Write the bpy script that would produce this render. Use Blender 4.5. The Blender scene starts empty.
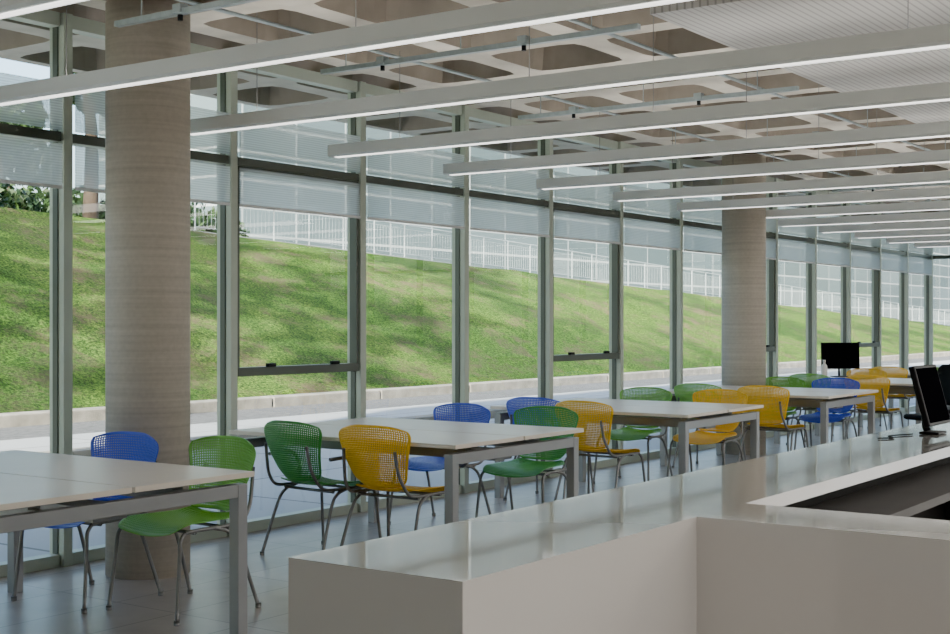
import bpy, math, random
from mathutils import Vector, Matrix
random.seed(7)
sc = bpy.context.scene
COL = sc.collection
try:
    sc.view_settings.view_transform = 'AgX'; sc.view_settings.look = 'AgX - Punchy'
except Exception: pass

# ------------------------------------------------------------------ materials
def new_mat(name):
    m = bpy.data.materials.new(name); m.use_nodes = True
    nt = m.node_tree
    return m, nt, nt.nodes['Principled BSDF'], nt.nodes['Material Output']

def pmat(name, col, rough=0.5, metal=0.0, var=0.06, scale=6.0, bump=0.0, coat=0.0, stretch=(1,1,1), spec=None):
    m, nt, b, out = new_mat(name)
    tc = nt.nodes.new('ShaderNodeTexCoord'); mp = nt.nodes.new('ShaderNodeMapping')
    mp.inputs['Scale'].default_value = stretch
    n = nt.nodes.new('ShaderNodeTexNoise'); n.inputs['Scale'].default_value = scale; n.inputs['Detail'].default_value = 5
    r = nt.nodes.new('ShaderNodeValToRGB')
    c = Vector(col)
    r.color_ramp.elements[0].position = 0.3; r.color_ramp.elements[1].position = 0.7
    r.color_ramp.elements[0].color = (*[max(0, x*(1-var)) for x in c], 1)
    r.color_ramp.elements[1].color = (*[min(1, x*(1+var)) for x in c], 1)
    nt.links.new(tc.outputs['Object'], mp.inputs['Vector']); nt.links.new(mp.outputs[0], n.inputs['Vector'])
    nt.links.new(n.outputs['Fac'], r.inputs[0]); nt.links.new(r.outputs[0], b.inputs['Base Color'])
    b.inputs['Roughness'].default_value = rough; b.inputs['Metallic'].default_value = metal
    if coat: b.inputs['Coat Weight'].default_value = coat; b.inputs['Coat Roughness'].default_value = 0.05
    if spec is not None: b.inputs['Specular IOR Level'].default_value = spec
    if bump:
        bp = nt.nodes.new('ShaderNodeBump'); bp.inputs['Strength'].default_value = bump; bp.inputs['Distance'].default_value = 0.02
        nt.links.new(n.outputs['Fac'], bp.inputs['Height']); nt.links.new(bp.outputs[0], b.inputs['Normal'])
    return m

def emat(name, col, s):
    m, nt, b, out = new_mat(name)
    b.inputs['Base Color'].default_value = (*col, 1)
    b.inputs['Emission Color'].default_value = (*col, 1); b.inputs['Emission Strength'].default_value = s
    return m

M = {}
M['alu'] = pmat('aluminium_grey_green', (0.47, 0.53, 0.46), 0.4, 0.1, 0.05, 3)
M['alu_dark'] = pmat('dark_sash_aluminium', (0.10, 0.115, 0.10), 0.4, 0.3, 0.05, 3)
M['steel'] = pmat('satin_grey_steel', (0.22, 0.22, 0.22), 0.4, 0.5, 0.05, 8)
M['frame'] = pmat('satin_table_frame', (0.34, 0.35, 0.36), 0.4, 0.3, 0.04, 5)
M['top'] = pmat('cream_laminate', (0.84, 0.77, 0.67), 0.3, 0, 0.03, 3)
M['green'] = pmat('green_plastic', (0.19, 0.50, 0.07), 0.38, 0, 0.04, 4)
M['green_dark'] = pmat('deep_green_plastic', (0.09, 0.39, 0.09), 0.38, 0, 0.04, 4)
M['yellow'] = pmat('yellow_plastic', (1.0, 0.60, 0.02), 0.38, 0, 0.0, 4)
M['blue'] = pmat('blue_plastic', (0.07, 0.12, 0.74), 0.38, 0, 0.04, 4)
M['black'] = pmat('black_plastic', (0.010, 0.010, 0.012), 0.5, 0, 0.1, 8, spec=.25)
M['screen'] = pmat('dark_screen', (0.006, 0.006, 0.008), 0.9, 0, 0.1, 3, spec=0)
M['counter'] = pmat('ivory_solid_surface', (0.76, 0.74, 0.71), 0.05, 0, 0.015, 2, coat=1.0)
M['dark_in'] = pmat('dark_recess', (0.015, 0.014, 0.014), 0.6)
M['shelf'] = pmat('grey_shelf', (0.20, 0.195, 0.19), 0.4)
M['wall'] = pmat('painted_wall', (0.50, 0.48, 0.45), 0.8, 0, 0.03, 2)
M['lamp_body'] = pmat('light_grey_enamel', (0.82, 0.85, 0.84), 0.4, 0.0, 0.03, 2)
M['diff'] = emat('lit_diffuser', (1.0, 0.98, 0.94), 3.6)
M['uplight'] = emat('lit_uplight', (1.0, 0.97, 0.92), 30.0)
M['galv'] = pmat('galvanised_channel', (0.36, 0.42, 0.44), 0.45, 0.5, 0.1, 20)
M['white'] = pmat('white_paint', (0.75, 0.78, 0.80), 0.5)
M['railing'] = pmat('railing_paint', (0.33, 0.38, 0.41), 0.5)
M['ceram'] = pmat('white_ceramic', (0.8, 0.8, 0.78), 0.2)
M['curb'] = pmat('curb_concrete', (0.30, 0.28, 0.25), 0.9, 0, 0.3, 3, 0.3)
M['road'] = pmat('pale_concrete_road', (0.27, 0.285, 0.30), 0.9, 0, 0.08, 1)
M['bark'] = pmat('bark', (0.05, 0.035, 0.025), 0.9, 0, 0.4, 8, 0.6)
M['gravel'] = pmat('dark_gutter', (0.12, 0.12, 0.125), 0.9, 0, 0.4, 12, 0.4)
M['coffer'] = pmat('coffer_panel', (0.085, 0.068, 0.055), 0.9, 0, 0.2, 3)  # dark recess shade painted into the colour of the pocket tops
M['coffer_side'] = pmat('coffer_flank_concrete', (0.30, 0.26, 0.215), 0.9, 0, 0.2, 3)  # browner than the ribs: dim pocket light painted into the side colour

def concrete_cols():
    m, nt, b, out = new_mat('banded_concrete')
    tc = nt.nodes.new('ShaderNodeTexCoord')
    mp = nt.nodes.new('ShaderNodeMapping'); mp.inputs['Scale'].default_value = (0.5, 0.5, 26)
    n = nt.nodes.new('ShaderNodeTexNoise'); n.inputs['Scale'].default_value = 1.4; n.inputs['Detail'].default_value = 3; n.inputs['Roughness'].default_value = .6
    n2 = nt.nodes.new('ShaderNodeTexNoise'); n2.inputs['Scale'].default_value = 40; n2.inputs['Detail'].default_value = 4
    mx = nt.nodes.new('ShaderNodeMixRGB'); mx.inputs[0].default_value = .3
    r = nt.nodes.new('ShaderNodeValToRGB')
    r.color_ramp.elements[0].position = .30; r.color_ramp.elements[0].color = (.41, .375, .32, 1)
    r.color_ramp.elements[1].position = .70; r.color_ramp.elements[1].color = (.58, .535, .465, 1)
    L = nt.links.new
    L(tc.outputs['Object'], mp.inputs[0]); L(mp.outputs[0], n.inputs[0]); L(tc.outputs['Object'], n2.inputs[0])
    L(n.outputs['Fac'], mx.inputs[1]); L(n2.outputs['Fac'], mx.inputs[2]); L(mx.outputs[0], r.inputs[0]); L(r.outputs[0], b.inputs['Base Color'])
    bp = nt.nodes.new('ShaderNodeBump'); bp.inputs['Strength'].default_value = .15; bp.inputs['Distance'].default_value = .01
    L(mx.outputs[0], bp.inputs['Height']); L(bp.outputs[0], b.inputs['Normal'])
    b.inputs['Roughness'].default_value = .7
    return m
M['column'] = concrete_cols()
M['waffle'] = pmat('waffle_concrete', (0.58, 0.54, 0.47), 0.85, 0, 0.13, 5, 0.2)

def tile_floor():
    m, nt, b, out = new_mat('stone_tile_floor')
    tc = nt.nodes.new('ShaderNodeTexCoord'); br = nt.nodes.new('ShaderNodeTexBrick')
    br.offset = 0.0; br.inputs['Scale'].default_value = 1.0
    br.inputs['Brick Width'].default_value = .9; br.inputs['Row Height'].default_value = .45
    br.inputs['Mortar Size'].default_value = .005; br.inputs['Mortar Smooth'].default_value = .1
    br.inputs['Color1'].default_value = (.35, .32, .30, 1); br.inputs['Color2'].default_value = (.39, .36, .34, 1)
    br.inputs['Mortar'].default_value = (.18, .165, .155, 1)
    n = nt.nodes.new('ShaderNodeTexNoise'); n.inputs['Scale'].default_value = 5; n.inputs['Detail'].default_value = 6
    mx = nt.nodes.new('ShaderNodeMixRGB'); mx.blend_type = 'OVERLAY'; mx.inputs[0].default_value = .3
    L = nt.links.new
    L(tc.outputs['Object'], br.inputs[0]); L(tc.outputs['Object'], n.inputs[0])
    L(br.outputs['Color'], mx.inputs[1]); L(n.outputs['Fac'], mx.inputs[2]); L(mx.outputs[0], b.inputs['Base Color'])
    b.inputs['Roughness'].default_value = .30
    return m
M['floor'] = tile_floor()

def paving():
    m, nt, b, out = new_mat('grey_paving')
    tc = nt.nodes.new('ShaderNodeTexCoord'); br = nt.nodes.new('ShaderNodeTexBrick')
    br.offset = 0.0
    br.inputs['Scale'].default_value = 1; br.inputs['Brick Width'].default_value = 2.7; br.inputs['Row Height'].default_value = 2.2
    br.inputs['Mortar Size'].default_value = .02
    br.inputs['Color1'].default_value = (.44, .45, .47, 1); br.inputs['Color2'].default_value = (.39, .40, .42, 1)
    br.inputs['Mortar'].default_value = (.18, .18, .18, 1)
    nt.links.new(tc.outputs['Object'], br.inputs[0]); nt.links.new(br.outputs['Color'], b.inputs['Base Color'])
    b.inputs['Roughness'].default_value = .7
    return m
M['paving'] = paving()

def grass_mat():
    m, nt, b, out = new_mat('patchy_lawn')
    L = nt.links.new
    tc = nt.nodes.new('ShaderNodeTexCoord')
    def noise(s, d=6, r=.6):
        n = nt.nodes.new('ShaderNodeTexNoise'); n.inputs['Scale'].default_value = s; n.inputs['Detail'].default_value = d; n.inputs['Roughness'].default_value = r
        L(tc.outputs['Object'], n.inputs[0]); return n
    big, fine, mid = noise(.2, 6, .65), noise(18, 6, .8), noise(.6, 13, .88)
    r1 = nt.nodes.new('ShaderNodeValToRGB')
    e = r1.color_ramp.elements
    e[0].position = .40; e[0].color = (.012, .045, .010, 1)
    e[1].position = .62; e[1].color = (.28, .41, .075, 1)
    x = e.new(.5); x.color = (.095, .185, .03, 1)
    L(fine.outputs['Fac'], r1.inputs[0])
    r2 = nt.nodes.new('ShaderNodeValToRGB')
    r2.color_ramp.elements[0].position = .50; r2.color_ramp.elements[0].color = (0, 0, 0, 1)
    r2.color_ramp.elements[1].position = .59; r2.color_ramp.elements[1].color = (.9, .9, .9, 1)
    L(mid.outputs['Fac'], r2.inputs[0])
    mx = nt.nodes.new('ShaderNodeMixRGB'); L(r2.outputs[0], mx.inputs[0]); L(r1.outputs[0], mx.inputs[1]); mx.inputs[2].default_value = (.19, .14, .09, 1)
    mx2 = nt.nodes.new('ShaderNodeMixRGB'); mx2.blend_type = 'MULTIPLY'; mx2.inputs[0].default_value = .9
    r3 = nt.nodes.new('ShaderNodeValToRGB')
    r3.color_ramp.elements[0].position = .44; r3.color_ramp.elements[0].color = (.42, .54, .52, 1)  # broad cool darkening: shade painted into the grass colour
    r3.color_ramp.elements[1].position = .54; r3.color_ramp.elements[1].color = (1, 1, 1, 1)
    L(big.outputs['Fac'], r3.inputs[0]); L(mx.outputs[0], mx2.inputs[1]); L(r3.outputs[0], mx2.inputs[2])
    L(mx2.outputs[0], b.inputs['Base Color'])
    bp = nt.nodes.new('ShaderNodeBump'); bp.inputs['Strength'].default_value = 1; bp.inputs['Distance'].default_value = .08
    L(fine.outputs['Fac'], bp.inputs['Height']); L(bp.outputs[0], b.inputs['Normal'])
    b.inputs['Roughness'].default_value = 1.0; b.inputs['Specular IOR Level'].default_value = .1
    return m
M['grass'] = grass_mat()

def leaf_mat():
    m, nt, b, out = new_mat('tree_leaves')
    n = nt.nodes.new('ShaderNodeTexNoise'); n.inputs['Scale'].default_value = 1.2
    tc = nt.nodes.new('ShaderNodeTexCoord'); r = nt.nodes.new('ShaderNodeValToRGB')
    r.color_ramp.elements[0].position = .35; r.color_ramp.elements[0].color = (.010, .03, .012, 1)
    r.color_ramp.elements[1].position = .7; r.color_ramp.elements[1].color = (.045, .10, .02, 1)
    nt.links.new(tc.outputs['Object'], n.inputs[0]); nt.links.new(n.outputs['Fac'], r.inputs[0])
    nt.links.new(r.outputs[0], b.inputs['Base Color']); b.inputs['Roughness'].default_value = .6
    return m
M['leaf'] = leaf_mat()

def glass_mat():
    m, nt, b, out = new_mat('clear_window_glass')
    nt.nodes.remove(b); L = nt.links.new
    t = nt.nodes.new('ShaderNodeBsdfTransparent'); t.inputs[0].default_value = (.89, .95, .92, 1)
    g = nt.nodes.new('ShaderNodeBsdfGlossy'); g.inputs['Roughness'].default_value = 0.0
    lw = nt.nodes.new('ShaderNodeLayerWeight'); lw.inputs['Blend'].default_value = .5
    pw = nt.nodes.new('ShaderNodeMath'); pw.operation = 'POWER'; pw.inputs[1].default_value = 4.0
    ma = nt.nodes.new('ShaderNodeMath'); ma.operation = 'MULTIPLY_ADD'; ma.inputs[1].default_value = .5; ma.inputs[2].default_value = .05
    mx = nt.nodes.new('ShaderNodeMixShader')
    L(lw.outputs['Facing'], pw.inputs[0]); L(pw.outputs[0], ma.inputs[0]); L(ma.outputs[0], mx.inputs[0])
    L(t.outputs[0], mx.inputs[1]); L(g.outputs[0], mx.inputs[2]); L(mx.outputs[0], out.inputs[0])
    return m
M['glass'] = glass_mat()

def blind_mat():
    m, nt, b, out = new_mat('mesh_blind_fabric')
    nt.nodes.remove(b); L = nt.links.new
    t = nt.nodes.new('ShaderNodeBsdfTransparent')
    d = nt.nodes.new('ShaderNodeBsdfDiffuse'); tr = nt.nodes.new('ShaderNodeBsdfTranslucent')
    for k in (d, tr): k.inputs[0].default_value = (.76, .81, .83, 1)
    a = nt.nodes.new('ShaderNodeMixShader'); a.inputs[0].default_value = .65; L(d.outputs[0], a.inputs[1]); L(tr.outputs[0], a.inputs[2])
    tc = nt.nodes.new('ShaderNodeTexCoord'); w = nt.nodes.new('ShaderNodeTexWave'); w.bands_direction = 'Z'; w.inputs['Scale'].default_value = 20
    L(tc.outputs['Object'], w.inputs[0])
    mr = nt.nodes.new('ShaderNodeMapRange'); mr.inputs['To Min'].default_value = .44; mr.inputs['To Max'].default_value = .62
    L(w.outputs['Fac'], mr.inputs[0])
    mx = nt.nodes.new('ShaderNodeMixShader'); L(mr.outputs[0], mx.inputs[0]); L(t.outputs[0], mx.inputs[1]); L(a.outputs[0], mx.inputs[2]); L(mx.outputs[0], out.inputs[0])
    return m
M['blind'] = blind_mat()

def slat_mat():
    m, nt, b, out = new_mat('ribbed_ceiling_panel'); L = nt.links.new
    tc = nt.nodes.new('ShaderNodeTexCoord'); w = nt.nodes.new('ShaderNodeTexWave'); w.bands_direction = 'Y'; w.inputs['Scale'].default_value = 7
    r = nt.nodes.new('ShaderNodeValToRGB'); r.color_ramp.elements[0].color = (.24, .23, .22, 1); r.color_ramp.elements[1].color = (.40, .39, .37, 1)
    r.color_ramp.elements[0].position = .05; r.color_ramp.elements[1].position = .3
    L(tc.outputs['Object'], w.inputs[0]); L(w.outputs['Fac'], r.inputs[0]); L(r.outputs[0], b.inputs['Base Color'])
    b.inputs['Roughness'].default_value = .5
    return m
M['slat'] = slat_mat()

def bldg_mat():
    m, nt, b, out = new_mat('grey_banded_facade'); L = nt.links.new
    tc = nt.nodes.new('ShaderNodeTexCoord'); br = nt.nodes.new('ShaderNodeTexBrick'); br.offset = 0
    mp = nt.nodes.new('ShaderNodeMapping'); mp.inputs['Rotation'].default_value = (math.pi/2, 0, 0)
    br.inputs['Scale'].default_value = 1; br.inputs['Brick Width'].default_value = 4.5; br.inputs['Row Height'].default_value = 1.6; br.inputs['Mortar Size'].default_value = .08
    br.inputs['Color1'].default_value = (.08, .115, .13, 1); br.inputs['Color2'].default_value = (.13, .175, .20, 1); br.inputs['Mortar'].default_value = (.38, .42, .45, 1)
    L(tc.outputs['Object'], mp.inputs[0]); L(mp.outputs[0], br.inputs[0]); L(br.outputs[0], b.inputs['Base Color'])
    return m
M['bldg'] = bldg_mat()

# ------------------------------------------------------------------ helpers
def mk_mesh(name, verts, faces, mat, smooth=False):
    me = bpy.data.meshes.new(name); me.from_pydata([tuple(v) for v in verts], [], faces); me.update()
    me.materials.append(M[mat] if isinstance(mat, str) else mat)
    if smooth:
        for p in me.polygons: p.use_smooth = True
    return me

def mk_obj(name, me, parent=None, loc=(0, 0, 0), **props):
    o = bpy.data.objects.new(name, me); COL.objects.link(o); o.location = loc
    if parent: o.parent = parent
    for k, v in props.items(): o[k] = v
    return o

def boxes(bl):
    V, F = [], []
    for (x0, x1, y0, y1, z0, z1) in bl:
        b = len(V)
        V += [(x0,y0,z0),(x1,y0,z0),(x1,y1,z0),(x0,y1,z0),(x0,y0,z1),(x1,y0,z1),(x1,y1,z1),(x0,y1,z1)]
        F += [[b+i for i in f] for f in ((0,3,2,1),(4,5,6,7),(0,1,5,4),(1,2,6,5),(2,3,7,6),(3,0,4,7))]
    return V, F

def box_obj(name, bl, mat, parent=None, loc=(0,0,0), bevel=0, **props):
    if not isinstance(bl, list): bl = [bl]
    o = mk_obj(name, mk_mesh(name, *boxes(bl), mat), parent, loc, **props)
    if bevel:
        m = o.modifiers.new('bevel', 'BEVEL'); m.width = bevel; m.segments = 2; m.limit_method = 'ANGLE'
    return o

def pane(parent, a, b, z0, z1, y=None, x=None):
    if x is None: V = [(a, y, z0), (b, y, z0), (b, y, z1), (a, y, z1)]
    else: V = [(x, a, z0), (x, b, z0), (x, b, z1), (x, a, z1)]
    return mk_obj('window_pane', mk_mesh('window_pane', V, [[0, 1, 2, 3]], 'glass'), parent)

def catmull(pts, n=6):
    P = [Vector(p) for p in pts]; P = [2*P[0]-P[1]] + P + [2*P[-1]-P[-2]]; out = []
    for i in range(1, len(P)-2):
        for k in range(n):
            t = k/n; a, b, c, d = P[i-1], P[i], P[i+1], P[i+2]
            out.append(.5*((2*b)+(c-a)*t+(2*a-5*b+4*c-d)*t*t+(3*b-3*c+d-a)*t**3))
    out.append(P[-2]); return out

def tube(pts, r, seg=8, smooth_n=0, V=None, F=None, rads=None):
    V = [] if V is None else V; F = [] if F is None else F
    P = catmull(pts, smooth_n) if smooth_n else [Vector(p) for p in pts]
    b0 = len(V); ref = Vector((0.13, 0.21, 1)).normalized()
    for i, p in enumerate(P):
        t = (P[min(i+1, len(P)-1)] - P[max(i-1, 0)]).normalized()
        a = t.cross(ref)
        if a.length < .2: a = t.cross(Vector((1, 0, 0)))
        a.normalize(); c = t.cross(a).normalized()
        rr = r if rads is None else rads[0]+(rads[1]-rads[0])*i/(len(P)-1)
        for k in range(seg):
            an = 2*math.pi*k/seg; V.append(p + a*math.cos(an)*rr + c*math.sin(an)*rr)
    for i in range(len(P)-1):
        for k in range(seg):
            F.append([b0+i*seg+k, b0+i*seg+(k+1)%seg, b0+(i+1)*seg+(k+1)%seg, b0+(i+1)*seg+k])
    F.append([b0+k for k in range(seg)]); F.append([b0+(len(P)-1)*seg+k for k in reversed(range(seg))])
    return V, F

def empty(name, loc, rot=0, **props):
    o = bpy.data.objects.new(name, None); COL.objects.link(o); o.location = loc; o.rotation_euler = (0, 0, rot)
    o.empty_display_size = .1
    for k, v in props.items(): o[k] = v
    return o

S_ = dict(kind='structure')
H = 1.44
YF = 6.5
def XN(n): return 4.997 + 1.354*n
N0, N1 = -6, 13
XL, XR = XN(N0)-.05, XN(N1)

# ------------------------------------------------------------------ camera
cam = bpy.data.cameras.new('camera'); co = bpy.data.objects.new('camera', cam); COL.objects.link(co)
cam.sensor_width = 36; cam.lens = 50.0; cam.shift_y = 5/950
th = math.radians(35)
co.location = (0, 0, H)
co.rotation_euler = (math.radians(90), 0, th - math.radians(90))
cam.clip_end = 600
sc.camera = co

# ------------------------------------------------------------------ room shell
box_obj('floor', (XL-.2, XR+.2, -7.2, YF+.12, -.15, 0), 'floor', label='grey stone tile floor with thin joints', category='floor', **S_)
box_obj('wall_back', (XL-.2, XR+.2, -7.2, -7.0, 0, 3.25), 'wall', label='plain painted interior wall', category='wall', **S_)
box_obj('wall_left', (XL-.25, XL-.05, -7.0, YF+.1, 0, 3.25), 'wall', label='plain painted end wall', category='wall', **S_)

# waffle slab
def waffle(x0, x1, y0, y1, p, z, depth):
    V, F, key, pan, side = [], [], {}, [], []
    def v(x, y, zz):
        k = (round(x, 4), round(y, 4), round(zz, 4))
        if k not in key: key[k] = len(V); V.append(k)
        return key[k]
    N = 32
    nx, ny = round((x1-x0)/p), round((y1-y0)/p)
    for i in range(nx):
        for j in range(ny):
            cx, cy = x0+(i+.5)*p, y0+(j+.5)*p
            L0, L1, L2 = [], [], []
            for k in range(N):
                a = 2*math.pi*k/N; c, s = math.cos(a), math.sin(a)
                m = 1/max(abs(c), abs(s)); ox, oy = c*m, s*m
                se = (abs(c)**9+abs(s)**9)**(-1/9)
                L0.append(v(cx+ox*p/2, cy+oy*p/2, z))
                L1.append(v(cx+c*se*p*.395, cy+s*se*p*.395, z))
                L2.append(v(cx+c*se*p*.34, cy+s*se*p*.34, z+depth))
            for k in range(N):
                q = (k+1) % N
                F.append([L0[k], L0[q], L1[q], L1[k]]); side.append(len(F)); F.append([L1[k], L1[q], L2[q], L2[k]])
            pan.append(len(F)); F.append(L2)
    X0, X1, Y0, Y1 = x0, x0+nx*p, y0, y0+ny*p
    b = len(V); zt = z+.45
    V.extend([(X0, Y0, z), (X1, Y0, z), (X1, Y1, z), (X0, Y1, z), (X0, Y0, zt), (X1, Y0, zt), (X1, Y1, zt), (X0, Y1, zt)])
    F.extend([[b+4, b+5, b+6, b+7], [b, b+1, b+5, b+4], [b+1, b+2, b+6, b+5], [b+2, b+3, b+7, b+6], [b+3, b, b+4, b+7]])
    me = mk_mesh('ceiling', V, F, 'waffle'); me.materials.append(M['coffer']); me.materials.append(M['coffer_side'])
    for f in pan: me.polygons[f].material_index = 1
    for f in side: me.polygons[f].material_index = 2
    return me
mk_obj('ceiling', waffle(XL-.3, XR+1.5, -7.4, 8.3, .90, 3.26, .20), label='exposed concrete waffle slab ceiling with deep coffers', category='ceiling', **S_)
box_obj('ceiling', (6.45, XR-.3, -6.8, 3.35, 3.12, 3.2), 'slat', label='suspended ribbed pale ceiling panel', category='ceiling', **S_)
box_obj('wall_upper', (XL-.3, XR+1.5, -7.4, 8.0, 3.72, 12), 'wall', label='upper storeys of the concrete building', category='wall', **S_)  # out of view, added so its shadow falls on the terrace

# columns
def column(x, y, r, z1, lab):
    V, F = [], []; n = 48
    for z in (0, z1):
        for k in range(n):
            a = 2*math.pi*k/n; V.append((r*math.cos(a), r*math.sin(a), z))
    for k in range(n): F.append([k, (k+1) % n, n+(k+1) % n, n+k])
    F.append(list(range(n))[::-1]); F.append(list(range(n, 2*n)))
    me = mk_mesh('concrete_column', V, F, 'column')
    for p in me.polygons: p.use_smooth = len(p.vertices) == 4
    mk_obj('concrete_column', me, None, (x, y, 0), label=lab, category='column')
column(.872*5.9, 5.9, .238, 3.26, 'round concrete column with horizontal casting bands beside the tables')
column(2.302*5.9, 5.9, .238, 3.26, 'round concrete column with horizontal casting bands by the glazing')

# ------------------------------------------------------------------ glazed facade
ZT, ZH, ZS = 2.53, 3.2, 1.10
tn = 1
for n in range(N0, N1+1):
    x = XN(n)
    t = box_obj('trim_%d' % tn, [(x-.032, x+.032, YF-.075, YF+.06, 0, 3.26)], 'alu', bevel=.004, label='grey aluminium curtain-wall mullion', category='mullion', **S_); tn += 1
    box_obj('gasket', [(x-.040, x-.0325, YF-.025, YF+.02, 0, 3.26), (x+.0325, x+.040, YF-.025, YF+.02, 0, 3.26)], 'alu_dark', t)
wn = 1
OPER = {1, 4, 7, 10, -2, -5}
for n in range(N0, N1):
    a, b = XN(n)+.041, XN(n+1)-.041
    y0, y1 = YF-.05, YF+.04
    bl = [(a, b, y0, y1, 0.0, .07), (a, b, y0, y1, ZT-.03, ZT+.03), (a, b, y0, y1, ZH-.02, 3.26)]
    w = box_obj('window_%d' % wn, bl, 'alu', label='tall glazed bay with aluminium transoms', category='window', **S_)
    pane(w, a, b, .07, ZT-.03, y=YF); pane(w, a, b, ZT+.03, ZH-.02, y=YF)
    box_obj('transom_cap', (a, b, y0-.012, y0-.001, ZT-.028, ZT+.028), 'alu_dark', w)
    if n in OPER:
        s = .024
        box_obj('opening_sash', [(a, a+s, y0-.01, y1-.03, ZS, ZT-.03), (b-s, b, y0-.01, y1-.03, ZS, ZT-.03), (a, b, y0-.02, y1-.03, ZS-.03, ZS+.03), (a, b, y0-.01, y1-.03, ZT-.06, ZT-.03)], 'alu_dark', w, bevel=.003)
        for hx in (a+.3, b-.3):
            box_obj('sash_handle', [(hx-.04, hx+.04, y0-.05, y0-.02, ZS+.03, ZS+.055)], 'black', w, bevel=.004)
    e = empty('roller_blind', ((a+b)/2, YF-.078, 0), label='white mesh roller blind lowered partway over the glass', category='blind', group='roller blinds on the glazing')
    hw = (b-a)/2-.004
    zb = 2.24
    box_obj('blind_fabric', (-hw, hw, -.001, .001, zb, ZT-.045), 'blind', e)
    box_obj('bottom_bar', (-hw, hw, -.004, .004, zb-.02, zb), 'white', e)
    box_obj('blind_fabric', (-hw, hw, -.001, .001, ZT+.035, 2.84), 'blind', e)
    wn += 1
xe = XR+.06
ym = [YF - 1.354*k for k in range(0, 11)]
for y in ym[1:]:
    box_obj('trim_%d' % tn, (xe-.06, xe+.08, y-.035, y+.035, 0, 3.26), 'alu_dark', bevel=.004, label='dark aluminium end-wall mullion', category='mullion', **S_); tn += 1
for k in range(10):
    y1, y0 = ym[k]-.036, ym[k+1]+.036
    w = box_obj('window_%d' % wn, [(xe-.04, xe+.04, y0, y1, 0, .07), (xe-.04, xe+.04, y0, y1, ZT-.03, ZT+.03), (xe-.04, xe+.04, y0, y1, ZH-.02, 3.26)], 'alu_dark', label='glazed end-wall bay', category='window', **S_)
    pane(w, y0, y1, .07, ZT-.03, x=xe); pane(w, y0, y1, ZT+.03, ZH-.02, x=xe)
    wn += 1

# ------------------------------------------------------------------ linear pendants
def pendant(x):
    e = empty('linear_pendant_light', (x, 0, 0), label='long slim grey linear pendant lamp hung on wires', category='ceiling lamp', group='parallel linear pendants')
    z = 2.60; w = .05; y0, y1 = -1.6, 6.1
    V = []; prof = [(-w, z), (-w*.75, z-.012), (w*.75, z-.012), (w, z), (w, z+.07), (w*.85, z+.07), (w*.85, z+.045), (-w*.85, z+.045), (-w*.85, z+.07), (-w, z+.07)]
    F = []
    for y in (y0, y1):
        for (px, pz) in prof: V.append((px, y, pz))
    n = len(prof)
    for k in range(n): F.append([k, (k+1) % n, n+(k+1) % n, n+k])
    F.append(list(range(n))); F.append(list(range(n, 2*n))[::-1])
    mk_obj('lamp_housing', mk_mesh('lamp_housing', V, F, 'lamp_body'), e)
    box_obj('diffuser', (-.020, .020, y0+.04, y1-.04, z-.0165, z-.013), 'diff', e)
    box_obj('uplight_strip', (-.028, .028, y0+.04, y1-.04, z+.046, z+.05), 'uplight', e)  # glowing strip added on top, out of sight, to brighten the coffers
    for yw in (5.5, 3.6, 1.7, -.2):
        zt = 3.26 if (yw > 3.3 or x < 6.4) else 3.12
        V, F = tube([(0, yw, z+.05), (0, yw, zt)], .0025, 5)
        mk_obj('suspension_wire', mk_mesh('suspension_wire', V, F, 'steel'), e)
for k in range(-3, 12): pendant(5.62+1.354*k + (.12 if k == -2 else 0))

for i, x in enumerate([2.3, 4.75, 6.42, 8.75, 11.1, 13.45, 15.8, 18.1]):
    e = empty('cable_channel', (x, 0, 0), label='galvanised steel cable channel under the slab', category='cable channel', group='cable channels')
    z = 3.04
    box_obj('channel', [(-.018, .018, 3.4, 5.7, z, z+.03)], 'galv', e)
    for yw in (3.7, 4.6, 5.5):
        V, F = tube([(0, yw, z+.03), (0, yw, 3.26)], .004, 6); mk_obj('hanger_rod', mk_mesh('hanger_rod', V, F, 'galv'), e)
    for yw in (4.15, 5.2):
        box_obj('socket_box', [(-.03, .03, yw-.03, yw+.03, z+.005, z+.055)], 'galv', e, bevel=.005)
        V, F = tube([(0, yw, z-.03), (0, yw, z+.005)], .014, 12); mk_obj('sensor_head', mk_mesh('sensor_head', V, F, 'black'), e)
for yc in (5.45, 3.95):
    V, F = tube([(XL+.2, yc, 3.2), (XR-.2, yc, 3.2)], .012, 8)
    mk_obj('electrical_conduit', mk_mesh('electrical_conduit', V, F, 'galv', True), label='straight galvanised conduit under the slab', category='conduit')

# ------------------------------------------------------------------ chairs
def perf(nu, nv, S, border=1, hr=.34):
    V, F, key = [], [], {}
    def v(u, w):
        k = (round(u*100), round(w*100))
        if k not in key: key[k] = len(V); V.append(S(u/nu, w/nv))
        return key[k]
    D = [(1, 0), (1, 1), (0, 1), (-1, 1), (-1, 0), (-1, -1), (0, -1), (1, -1)]
    for i in range(nu):
        for j in range(nv):
            cx, cy = i+.5, j+.5
            O = [v(cx+dx*.5, cy+dy*.5) for dx, dy in D]
            if i < border or j < border or i >= nu-border or j >= nv-border:
                F.append(O); continue
            I = [v(cx+hr*math.cos(k*math.pi/4), cy+hr*math.sin(k*math.pi/4)) for k in range(8)]
            for k in range(8): F.append([O[k], O[(k+1) % 8], I[(k+1) % 8], I[k]])
    return V, F
def rnd(t, s=.68, m=.78):
    a = abs(2*t-1)
    if a < s: return 1
    q = (a-s)/(1-s); return m+(1-m)*math.sqrt(max(0, 1-q*q))
def Sback(u, v):
    a = 2*u-1
    hw = (.172+.105*v**.8)*rnd(v, .62, .78)
    return (a*hw, -.230-.085*v+.06*a*a-.022*math.sin(v*math.pi), .475+.372*v-.030*abs(a)**3*v+.012*abs(a)**3*(1-v))
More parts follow.
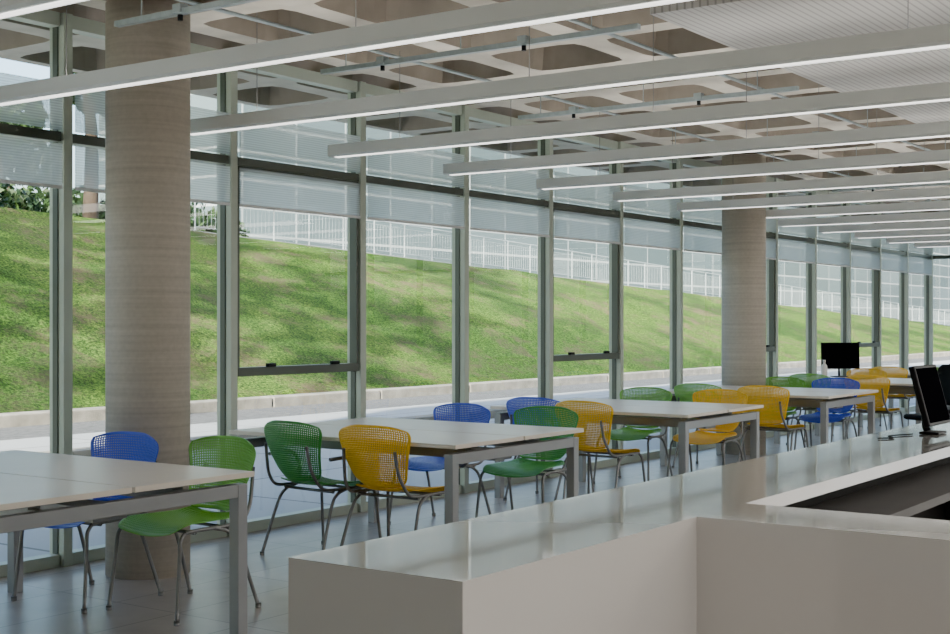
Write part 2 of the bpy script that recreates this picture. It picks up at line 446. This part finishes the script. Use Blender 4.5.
def Sseat(u, v):
    a = 2*u-1
    hw = (.21+.03*v)*rnd(v, .6, .74)
    z = .445+.018*a*a
    if v > .72: z -= .045*((v-.72)/.28)**2
    if v < .2: z += .02*((.2-v)/.2)**2
    return (a*hw, -.200+.445*v, z)
seat_g = perf(34, 30, Sseat, 1, .29); back_g = perf(38, 28, Sback, 1, .30)
seat_me, back_me = {}, {}
for c in ('green', 'green_dark', 'yellow', 'blue'):
    seat_me[c] = mk_mesh('seat_'+c, *seat_g, c, True); back_me[c] = mk_mesh('backrest_'+c, *back_g, c, True)
LR = .0100
def leg_me(sx, front):
    if front: p = [(sx*.235, .17, .425), (sx*.243, .205, .385), (sx*.25, .215, .30), (sx*.268, .245, .012)]
    else: p = [(sx*.225, -.02, .425), (sx*.232, -.10, .40), (sx*.242, -.16, .32), (sx*.268, -.265, .012)]
    V, F = tube(p, LR, 8, 5)
    e = Vector(p[-1]); tube([e+Vector((0, 0, .012)), e-Vector((0, 0, .012))], .015, 10, 0, V, F)
    return mk_mesh('leg', V, F, 'steel', True)
legs_me = [leg_me(s, f) for s in (-1, 1) for f in (True, False)]
def rail_me(s):
    V, F = tube([(s*.235, .17, .425), (s*.228, .08, .428), (s*.222, -.10, .428), (s*.218, -.20, .44), (s*.21, -.255, .50), (s*.195, -.285, .58), (s*.185, -.305, .70)], LR, 8, 5)
    return mk_mesh('side_rail', V, F, 'steel', True)
rails_me = [rail_me(-1), rail_me(1)]
V, F = tube([(-.225, .10, .415), (.225, .10, .415)], .009, 8); tube([(-.222, -.12, .415), (.222, -.12, .415)], .009, 8, 0, V, F)
cross_me = mk_mesh('crossbar', V, F, 'steel', True)
def arm_me(s):
    V, F = tube([(s*.24, .05, .43), (s*.285, .06, .46), (s*.295, .06, .54), (s*.29, .01, .61), (s*.285, -.08, .625), (s*.275, -.20, .62)], .012, 8, 5)
    return mk_mesh('armrest', V, F, 'steel', True)
arms_me = [arm_me(-1), arm_me(1)]
CN = {'green': 'bright green', 'green_dark': 'deep green', 'yellow': 'yellow-orange', 'blue': 'blue'}
def chair(x, y, rot, c, arms=False):
    e = empty('stacking_chair', (x, y, 0), math.radians(rot), label='%s perforated plastic chair with steel legs at a table' % CN[c], category='chair', group='perforated chairs at the tables')
    for nm, me, th_ in (('seat', seat_me[c], .004), ('backrest', back_me[c], .004)):
        o = mk_obj(nm, me, e); m = o.modifiers.new('solid', 'SOLIDIFY'); m.thickness = th_; m.offset = 0
    for me in legs_me: mk_obj('leg', me, e)
    for me in rails_me: mk_obj('side_rail', me, e)
    mk_obj('crossbar', cross_me, e)
    if arms:
        for me in arms_me: mk_obj('armrest', me, e)
chair(4.58, 5.00, 86, 'green')
chair(4.47, 5.60, 92, 'blue')
chair(6.19, 4.88, -88, 'yellow')
chair(6.16, 5.46, -96, 'green_dark', True)
chair(7.62, 4.90, 92, 'green_dark')
chair(7.56, 5.60, 88, 'blue', True)
chair(8.93, 5.06, -92, 'yellow')
chair(9.12, 5.64, -88, 'blue')
chair(10.50, 4.90, 90, 'yellow')
chair(10.46, 5.60, 92, 'green')
chair(11.98, 4.90, -90, 'yellow')
chair(12.02, 5.58, -92, 'green')
chair(13.42, 4.90, 90, 'blue')
chair(13.38, 5.48, 90, 'green')
chair(14.94, 4.90, -90, 'yellow')
chair(14.98, 5.58, -92, 'green')
chair(16.45, 5.58, 90, 'yellow')
chair(17.9, 5.60, -90, 'yellow')
chair(17.95, 4.90, -90, 'green')

# ------------------------------------------------------------------ tables
Y0, Y1 = 4.32, 6.10
TW = 1.42
def table(x0):
    cx = x0+TW/2; L = Y1-Y0; h = TW/2
    e = empty('library_table', (cx, Y0, 0), label='long cream double table with grey metal frame', category='table', group='row of library tables')
    for s in (-1, 1):
        a, b = sorted((s*h, s*.008))
        box_obj('tabletop', (a, b, 0, L, .727, .752), 'top', e, bevel=.003)
        for yl in (.03, L-.09):
            a2, b2 = sorted((s*(h-.015), s*(h-.075)))
            box_obj('leg', (a2, b2, yl, yl+.06, 0, .695), 'frame', e, bevel=.004)
    for yl in (.03, L-.09):
        box_obj('end_rail', (-h+.075, h-.075, yl+.002, yl+.058, .635, .695), 'frame', e, bevel=.003)
    for s in (-1, 1):
        a, b = sorted((s*.40, s*.36))
        box_obj('side_beam', (a, b, .09, L-.09, .64, .69), 'frame', e)
        for yy_ in (.15, L/2, L-.2):
            box_obj('standoff', [(s*.38-.03, s*.38+.03, yy_, yy_+.05, .69, .727)], 'frame', e)
    box_obj('cable_tray', [(-.09, .09, .15, L-.15, .60, .66)], 'frame', e)
table(2.98)
for i in range(6): table(5.98+2.95*i)

# ------------------------------------------------------------------ counter
cnt = empty('reception_counter', (1.82, 1.3, 0), label='long ivory solid-surface reception counter with side wing', category='counter')
def cbox(name, bl, mat, **k):
    bl = bl if isinstance(bl, list) else [bl]
    bl = [(a-1.82, b-1.82, c-1.3, d-1.3, e, f) for a, b, c, d, e, f in bl]
    return box_obj(name, bl, mat, cnt, **k)
CE = 11.0
def Lpoly(P2, z0, z1, mat, name):
    P2 = [(x-1.82, y-1.3) for x, y in P2]; n = len(P2)
    V = [(x, y, z0) for x, y in P2]+[(x, y, z1) for x, y in P2]
    F = [list(range(n))[::-1], list(range(n, 2*n))]+[[k, (k+1) % n, n+(k+1) % n, n+k] for k in range(n)]
    return mk_obj(name, mk_mesh(name, V, F, mat), cnt)
Lpoly([(1.82, 1.30), (2.73, 1.30), (2.73, -1.6), (3.0, -1.6), (3.0, 1.30), (CE, 1.30), (CE, 1.70), (1.82, 1.70)], .965, 1.0, 'counter', 'countertop')
Lpoly([(1.82, 1.30), (2.73, 1.30), (2.73, -1.6), (3.0, -1.6), (3.0, 1.66), (CE, 1.66), (CE, 1.70), (1.82, 1.70)], 0, .965, 'counter', 'counter_body')
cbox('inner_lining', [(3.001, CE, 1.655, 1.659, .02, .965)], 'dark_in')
cbox('shelf', [(3.01, CE, 1.36, 1.65, .78, .81)], 'shelf')
for x in (4.5, 6, 7.5, 9): cbox('divider', [(x, x+.03, 1.36, 1.65, 0, .78)], 'dark_in')
box_obj('staff_desk', [(3.9, CE, .72, 1.33, .66, .69), (3.9, 3.94, .74, 1.31, 0, .66), (CE-.04, CE, .74, 1.31, 0, .66), (7.4, 7.44, .74, 1.31, 0, .66)], 'dark_in', label='low dark staff desk behind the counter', category='desk')

# monitors
def monitor(x, y, z, rot, w, h, tilt, lab, stand=.08, bs=.10):
    e = empty('computer_monitor', (x, y, z), math.radians(rot), label=lab, category='monitor')
    box_obj('monitor_base', (-bs, bs, -bs*.7, bs*.7, 0, .010), 'black', e, bevel=.004)
    V, F = tube([(0, .02, .01), (0, .03, stand), (0, .03, stand+h*.4)], .014, 10, 4); mk_obj('monitor_stand', mk_mesh('monitor_stand', V, F, 'black', True), e)
    c = box_obj('screen_housing', [(-w/2, w/2, -.012, .012, 0, h)], 'black', e, (0, -.02, stand), bevel=.005)
    c.rotation_euler = (math.radians(-tilt), 0, 0)
    s = box_obj('screen', (-w/2+.012, w/2-.012, -.0135, -.0122, .012, h-.012), 'screen', e, (0, -.02, stand)); s.rotation_euler = c.rotation_euler
monitor(5.28, 1.50, 1.001, -1, .28, .24, 15, 'small black monitor tilted back on the counter', .035, .055)
monitor(16.2, 5.75, .753, 312, .50, .33, 3, 'black flat monitor on a library table', .10)
e = box_obj('computer_keyboard', [(-.2, .2, -.07, .07, 0, .016)], 'black', None, (15.7, 5.35, .753), bevel=.004, label='flat black keyboard on a library table', category='keyboard'); e.rotation_euler = (0, 0, math.radians(-45))
V, F = tube([(5.18, 1.55, 1.004), (5.05, 1.60, 1.004), (4.98, 1.56, 1.004), (4.92, 1.60, 1.004)], .0028, 6, 6)
mk_obj('power_cable', mk_mesh('power_cable', V, F, 'black', True), label='thin black power cable lying on the counter', category='cable')
def lathe(pr, n=20):
    V, F = [], []
    for r, zz in pr:
        for k in range(n): a = 2*math.pi*k/n; V.append((r*math.cos(a), r*math.sin(a), zz))
    for i in range(len(pr)-1):
        for k in range(n): F.append([i*n+k, i*n+(k+1) % n, (i+1)*n+(k+1) % n, (i+1)*n+k])
    F.append(list(range(n))[::-1]); F.append([(len(pr)-1)*n+k for k in range(n)])
    return V, F
def bottle(x, y, z):
    e = empty('bottle', (x, y, z), 0, label='small white plastic bottle on a library table', category='bottle')
    mk_obj('bottle_body', mk_mesh('bottle_body', *lathe([(.035, 0), (.038, .01), (.038, .13), (.033, .155), (.015, .18), (.014, .195)]), 'ceram', True), e)
    mk_obj('cap', mk_mesh('cap', *lathe([(.017, .193), (.017, .222), (.015, .225)]), 'ceram', True), e)
bottle(15.65, 5.75, .753)

def task_chair(x, y, rot):
    e = empty('office_chair', (x, y, 0), math.radians(rot), label='black swivel office chair with padded back', category='office chair', group='black office chairs')
    box_obj('seat', (-.24, .24, -.22, .24, .44, .50), 'black', e, bevel=.03)
    S = lambda u, v: ((2*u-1)*.23*rnd(v, .6, .8), -.26-.05*v+.05*(2*u-1)**2, .58+.42*v)
    V, F = perf(8, 8, S, 9); o = mk_obj('backrest', mk_mesh('backrest', V, F, 'black', True), e); m = o.modifiers.new('s', 'SOLIDIFY'); m.thickness = .04
    V, F = tube([(0, -.1, .44), (0, -.26, .46), (0, -.31, .62), (0, -.31, .8)], .018, 8, 5); mk_obj('back_support', mk_mesh('back_support', V, F, 'black', True), e)
    V, F = tube([(0, 0, .08), (0, 0, .44)], .025, 12); mk_obj('gas_column', mk_mesh('gas_column', V, F, 'black', True), e)
    V, F = [], []
    for k in range(5):
        a = 2*math.pi*k/5; tube([(0, 0, .09), (.29*math.cos(a), .29*math.sin(a), .065)], .018, 6, 0, V, F)
    mk_obj('star_base', mk_mesh('star_base', V, F, 'black'), e)
    for k in range(5):
        a = 2*math.pi*k/5; c, s = math.cos(a), math.sin(a)
        V, F = tube([(.29*c-.02*s, .29*s+.02*c, .03), (.29*c+.02*s, .29*s-.02*c, .03)], .03, 10); mk_obj('caster', mk_mesh('caster', V, F, 'black', True), e)
task_chair(13.7, 3.85, 60)
task_chair(14.8, 3.9, -60)

# ------------------------------------------------------------------ exterior
def crest(x): return 4.75-.038*x
YB, YC = 16.6, 26.0
def gz(x, y):
    c = max(crest(x), .3)
    if y <= YB: return -.05
    if y >= YC: return c
    t = (y-YB)/(YC-YB); t2 = t*t*(3-2*t)
    return -.05+(c+.05)*(t*.75+t2*.25)
V, F = [], []
xs = [-25+1.0*i for i in range(186)]; ys = [YB+.35*i for i in range(28)]; ys[-1] = YC
rr = random.Random(3)
for y in ys:
    for x in xs:
        z = gz(x, y)
        if YB < y < YC: z += .07*math.sin(x*.45+y*.6)+.04*math.sin(x*1.1-y*.9)+rr.uniform(-.03, .03)
        V.append((x, y, z))
nx = len(xs)
for j in range(len(ys)-1):
    for i in range(nx-1): F.append([j*nx+i, j*nx+i+1, (j+1)*nx+i+1, (j+1)*nx+i])
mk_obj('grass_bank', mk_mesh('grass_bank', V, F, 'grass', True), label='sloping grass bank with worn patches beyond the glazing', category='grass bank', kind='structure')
def strip(name, y0, y1, mat, dz, lab, cat, x0=-25, x1=160, thick=.1):
    V, F = [], []; n = 60
    for i in range(n+1):
        x = x0+(x1-x0)*i/n; c = max(crest(x), .3)+dz
        V += [(x, y0, c), (x, y1, c), (x, y0, c-thick), (x, y1, c-thick)]
    for i in range(n):
        b = 4*i; F += [[b, b+4, b+5, b+1], [b+2, b+3, b+7, b+6], [b, b+2, b+6, b+4], [b+1, b+5, b+7, b+3]]
    return mk_obj(name, mk_mesh(name, V, F, mat), label=lab, category=cat, kind='structure')
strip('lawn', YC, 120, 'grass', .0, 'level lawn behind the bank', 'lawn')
strip('walkway', YC+.02, 34, 'road', .03, 'pale concrete walkway along the top of the bank', 'walkway', x0=24)
strip('parapet', 34.0, 34.25, 'road', .5, 'low pale concrete parapet behind the walkway', 'parapet', x0=26, thick=.55)
box_obj('terrace_paving', (-25, 160, YF+.12, 14.3, -.2, -.04), 'paving', label='grey paved terrace outside the glazing', category='terrace', kind='structure')
box_obj('gutter', (-25, 160, 14.3, 16.25, -.2, -.06), 'gravel', label='dark gravel gutter along the terrace', category='gutter', kind='structure')
for i in range(30):
    box_obj('curb_stone', (0, 2.96, 0, .38, -.2, .12), 'curb', None, (2+3*i, 16.22, 0), bevel=.02, label='concrete curb stone at the foot of the bank', category='curb', group='curb stones')
box_obj('terrace_ledge', [(-25, 160, 11.4, 11.7, -.04, .08)], 'curb', label='low concrete ledge on the terrace', category='ledge')

def railing_me(L):
    V, F = [], []; dz = -.038*L
    def T(a, b, r, s=6): tube([a, b], r, s, 0, V, F)
    T((0, 0, 1.05), (L, 0, 1.05+dz), .022)
    for zz in (.12, .92): T((0, 0, zz), (L, 0, zz+dz), .010)
    for t in (0, .5): T((L*t, 0, -.02+dz*t), (L*t, 0, 1.05+dz*t), .024)
    n = 20
    for k in range(1, n):
        x = L*k/n; T((x, 0, .12+dz*k/n), (x, 0, .92+dz*k/n), .005, 4)
    return mk_mesh('railing_section', V, F, 'railing')
rm = railing_me(2.95)
for i in range(33):
    x = 24.4+3*i
    mk_obj('railing_section', rm, None, (x, YC+.15, crest(x)+.03), label='pale steel railing section along the walkway', category='railing', group='walkway railing')

box_obj('distant_building', (52, 240, 54, 64, 0, 26), 'bldg', label='grey-blue banded building beyond the walkway', category='building', kind='structure')

# trees
def leafcloud(r, cl, nl, ls):
    V, F = [], []
    for i in range(nl):
        c, rad = r.choice(cl)
        d = Vector((r.gauss(0, 1), r.gauss(0, 1), r.gauss(0, .8))); d.normalize(); p = c+d*rad*r.uniform(.3, 1)**.6
        a = Vector((r.gauss(0, 1), r.gauss(0, 1), r.gauss(0, 1))).normalized(); b = a.cross(Vector((r.gauss(0, 1), r.gauss(0, 1), r.gauss(0, 1)))).normalized()
        s = ls*r.uniform(.6, 1.3); k = len(V)
        V += [p-a*s, p+b*s*.5, p+a*s, p-b*s*.5]; F.append([k, k+1, k+2, k+3])
    return V, F
def tree_meshes(seed, h, cr, nl, ls, lo=.45):
    r = random.Random(seed); V, F = [], []
    top = h*.62
    tube([(0, 0, -.3), (.1, .05, top*.4), (-.1, .1, top*.75), (.05, 0, h*.85)], .2, 10, 5, V, F, (.26, .06))
    cl = []
    for k in range(9):
        a = r.uniform(0, 6.28); zz = r.uniform(h*lo, h*.9); rad = cr*r.uniform(.35, .8)*(1.1-abs(zz/h-.65))
        e = Vector((math.cos(a)*rad, math.sin(a)*rad, zz)); cl.append((e, cr*r.uniform(.35, .55)))
        tube([(0, 0, zz*.7), tuple(e*.6+Vector((0, 0, zz*.35))), tuple(e)], .08, 6, 3, V, F, (.09, .03))
    tm = mk_mesh('trunk', V, F, 'bark', True)
    return tm, mk_mesh('foliage', *leafcloud(r, cl, nl, ls), 'leaf')
tms = [tree_meshes(1, 11, 3.6, 5000, .30), tree_meshes(2, 9, 3.4, 5500, .26, .22), tree_meshes(5, 11, 4.2, 640, .34, .35)]
def tree(x, y, k, s=1, rot=0):
    z = gz(x, y) if y > YB else 0
    e = empty('tree', (x, y, z), rot, label='leafy broadleaf tree with dark trunk', category='tree', group='trees on the bank')
    e.scale = (s, s, s)
    mk_obj('trunk', tms[k][0], e); mk_obj('foliage', tms[k][1], e)
for i, (x, y, k, s) in enumerate([(22.3, 27.8, 0, .85), (19, 52, 1, 1.1), (27, 62, 1, 1.0), (25.5, 42, 1, .85), (34, 48, 1, .85),
                                  (1, 20.5, 2, 2.1), (-18, 17, 2, 2.2), (-2, 42, 2, 2.0), (-22, 40, 2, 2.2)]):  # this row: sparse trees out of view, put in to dapple the bank
    tree(x, y, k, s, i*1.3)
# hedges
for (xa, xb, yy, seed) in ((24.5, 37, 36.8, 4), (13, 22.5, 33.5, 9)):
    r = random.Random(seed); n = int((xb-xa)*1.3)
    cl = [(Vector((r.uniform(0, xb-xa), r.uniform(-.6, .6), r.uniform(.5, 1.7))), r.uniform(.6, 1.0)) for _ in range(n*2)]
    cl = [(Vector((c.x, c.y, c.z-.038*c.x)), q) for c, q in cl]
    mk_obj('hedge', mk_mesh('hedge', *leafcloud(r, cl, n*400, .17), 'leaf'), None, (xa, yy, gz(xa, yy)), label='long dark green leafy hedge beside the walkway', category='hedge', kind='stuff')

# ------------------------------------------------------------------ lights
w = bpy.data.worlds.new('world'); sc.world = w; w.use_nodes = True
nt = w.node_tree; bg = nt.nodes['Background']; sky = nt.nodes.new('ShaderNodeTexSky')
sky.sky_type = 'NISHITA'; sky.sun_disc = False; sky.sun_elevation = math.radians(32); sky.sun_rotation = math.radians(240); sky.dust_density = 4
nt.links.new(sky.outputs[0], bg.inputs[0]); bg.inputs[1].default_value = 1.5
sun = bpy.data.lights.new('sun', 'SUN'); sun.energy = 36; sun.angle = math.radians(.8); sun.color = (1, .92, .78)
so = bpy.data.objects.new('sun', sun); COL.objects.link(so); so.location = (-20, -10, 30)
so.rotation_euler = Vector((.84, .24, -.48)).to_track_quat('-Z', 'Y').to_euler()
def area(loc, sx, sy, p, dirv=(0, 0, -1), col=(1, .965, .92)):
    l = bpy.data.lights.new('ceiling_area_lamp', 'AREA'); l.shape = 'RECTANGLE'; l.size = sx; l.size_y = sy; l.energy = p; l.color = col  # unseen fill added to brighten the interior, not a room fixture
    o = bpy.data.objects.new('ceiling_area_lamp', l); COL.objects.link(o); o.location = loc
    o.rotation_euler = Vector(dirv).to_track_quat('-Z', 'Y').to_euler()
area((2, -3.5, 3.05), 6, 3, 400)
area((10, -3.0, 3.05), 8, 3, 950)
area((18, -3.0, 3.05), 6, 3, 750)
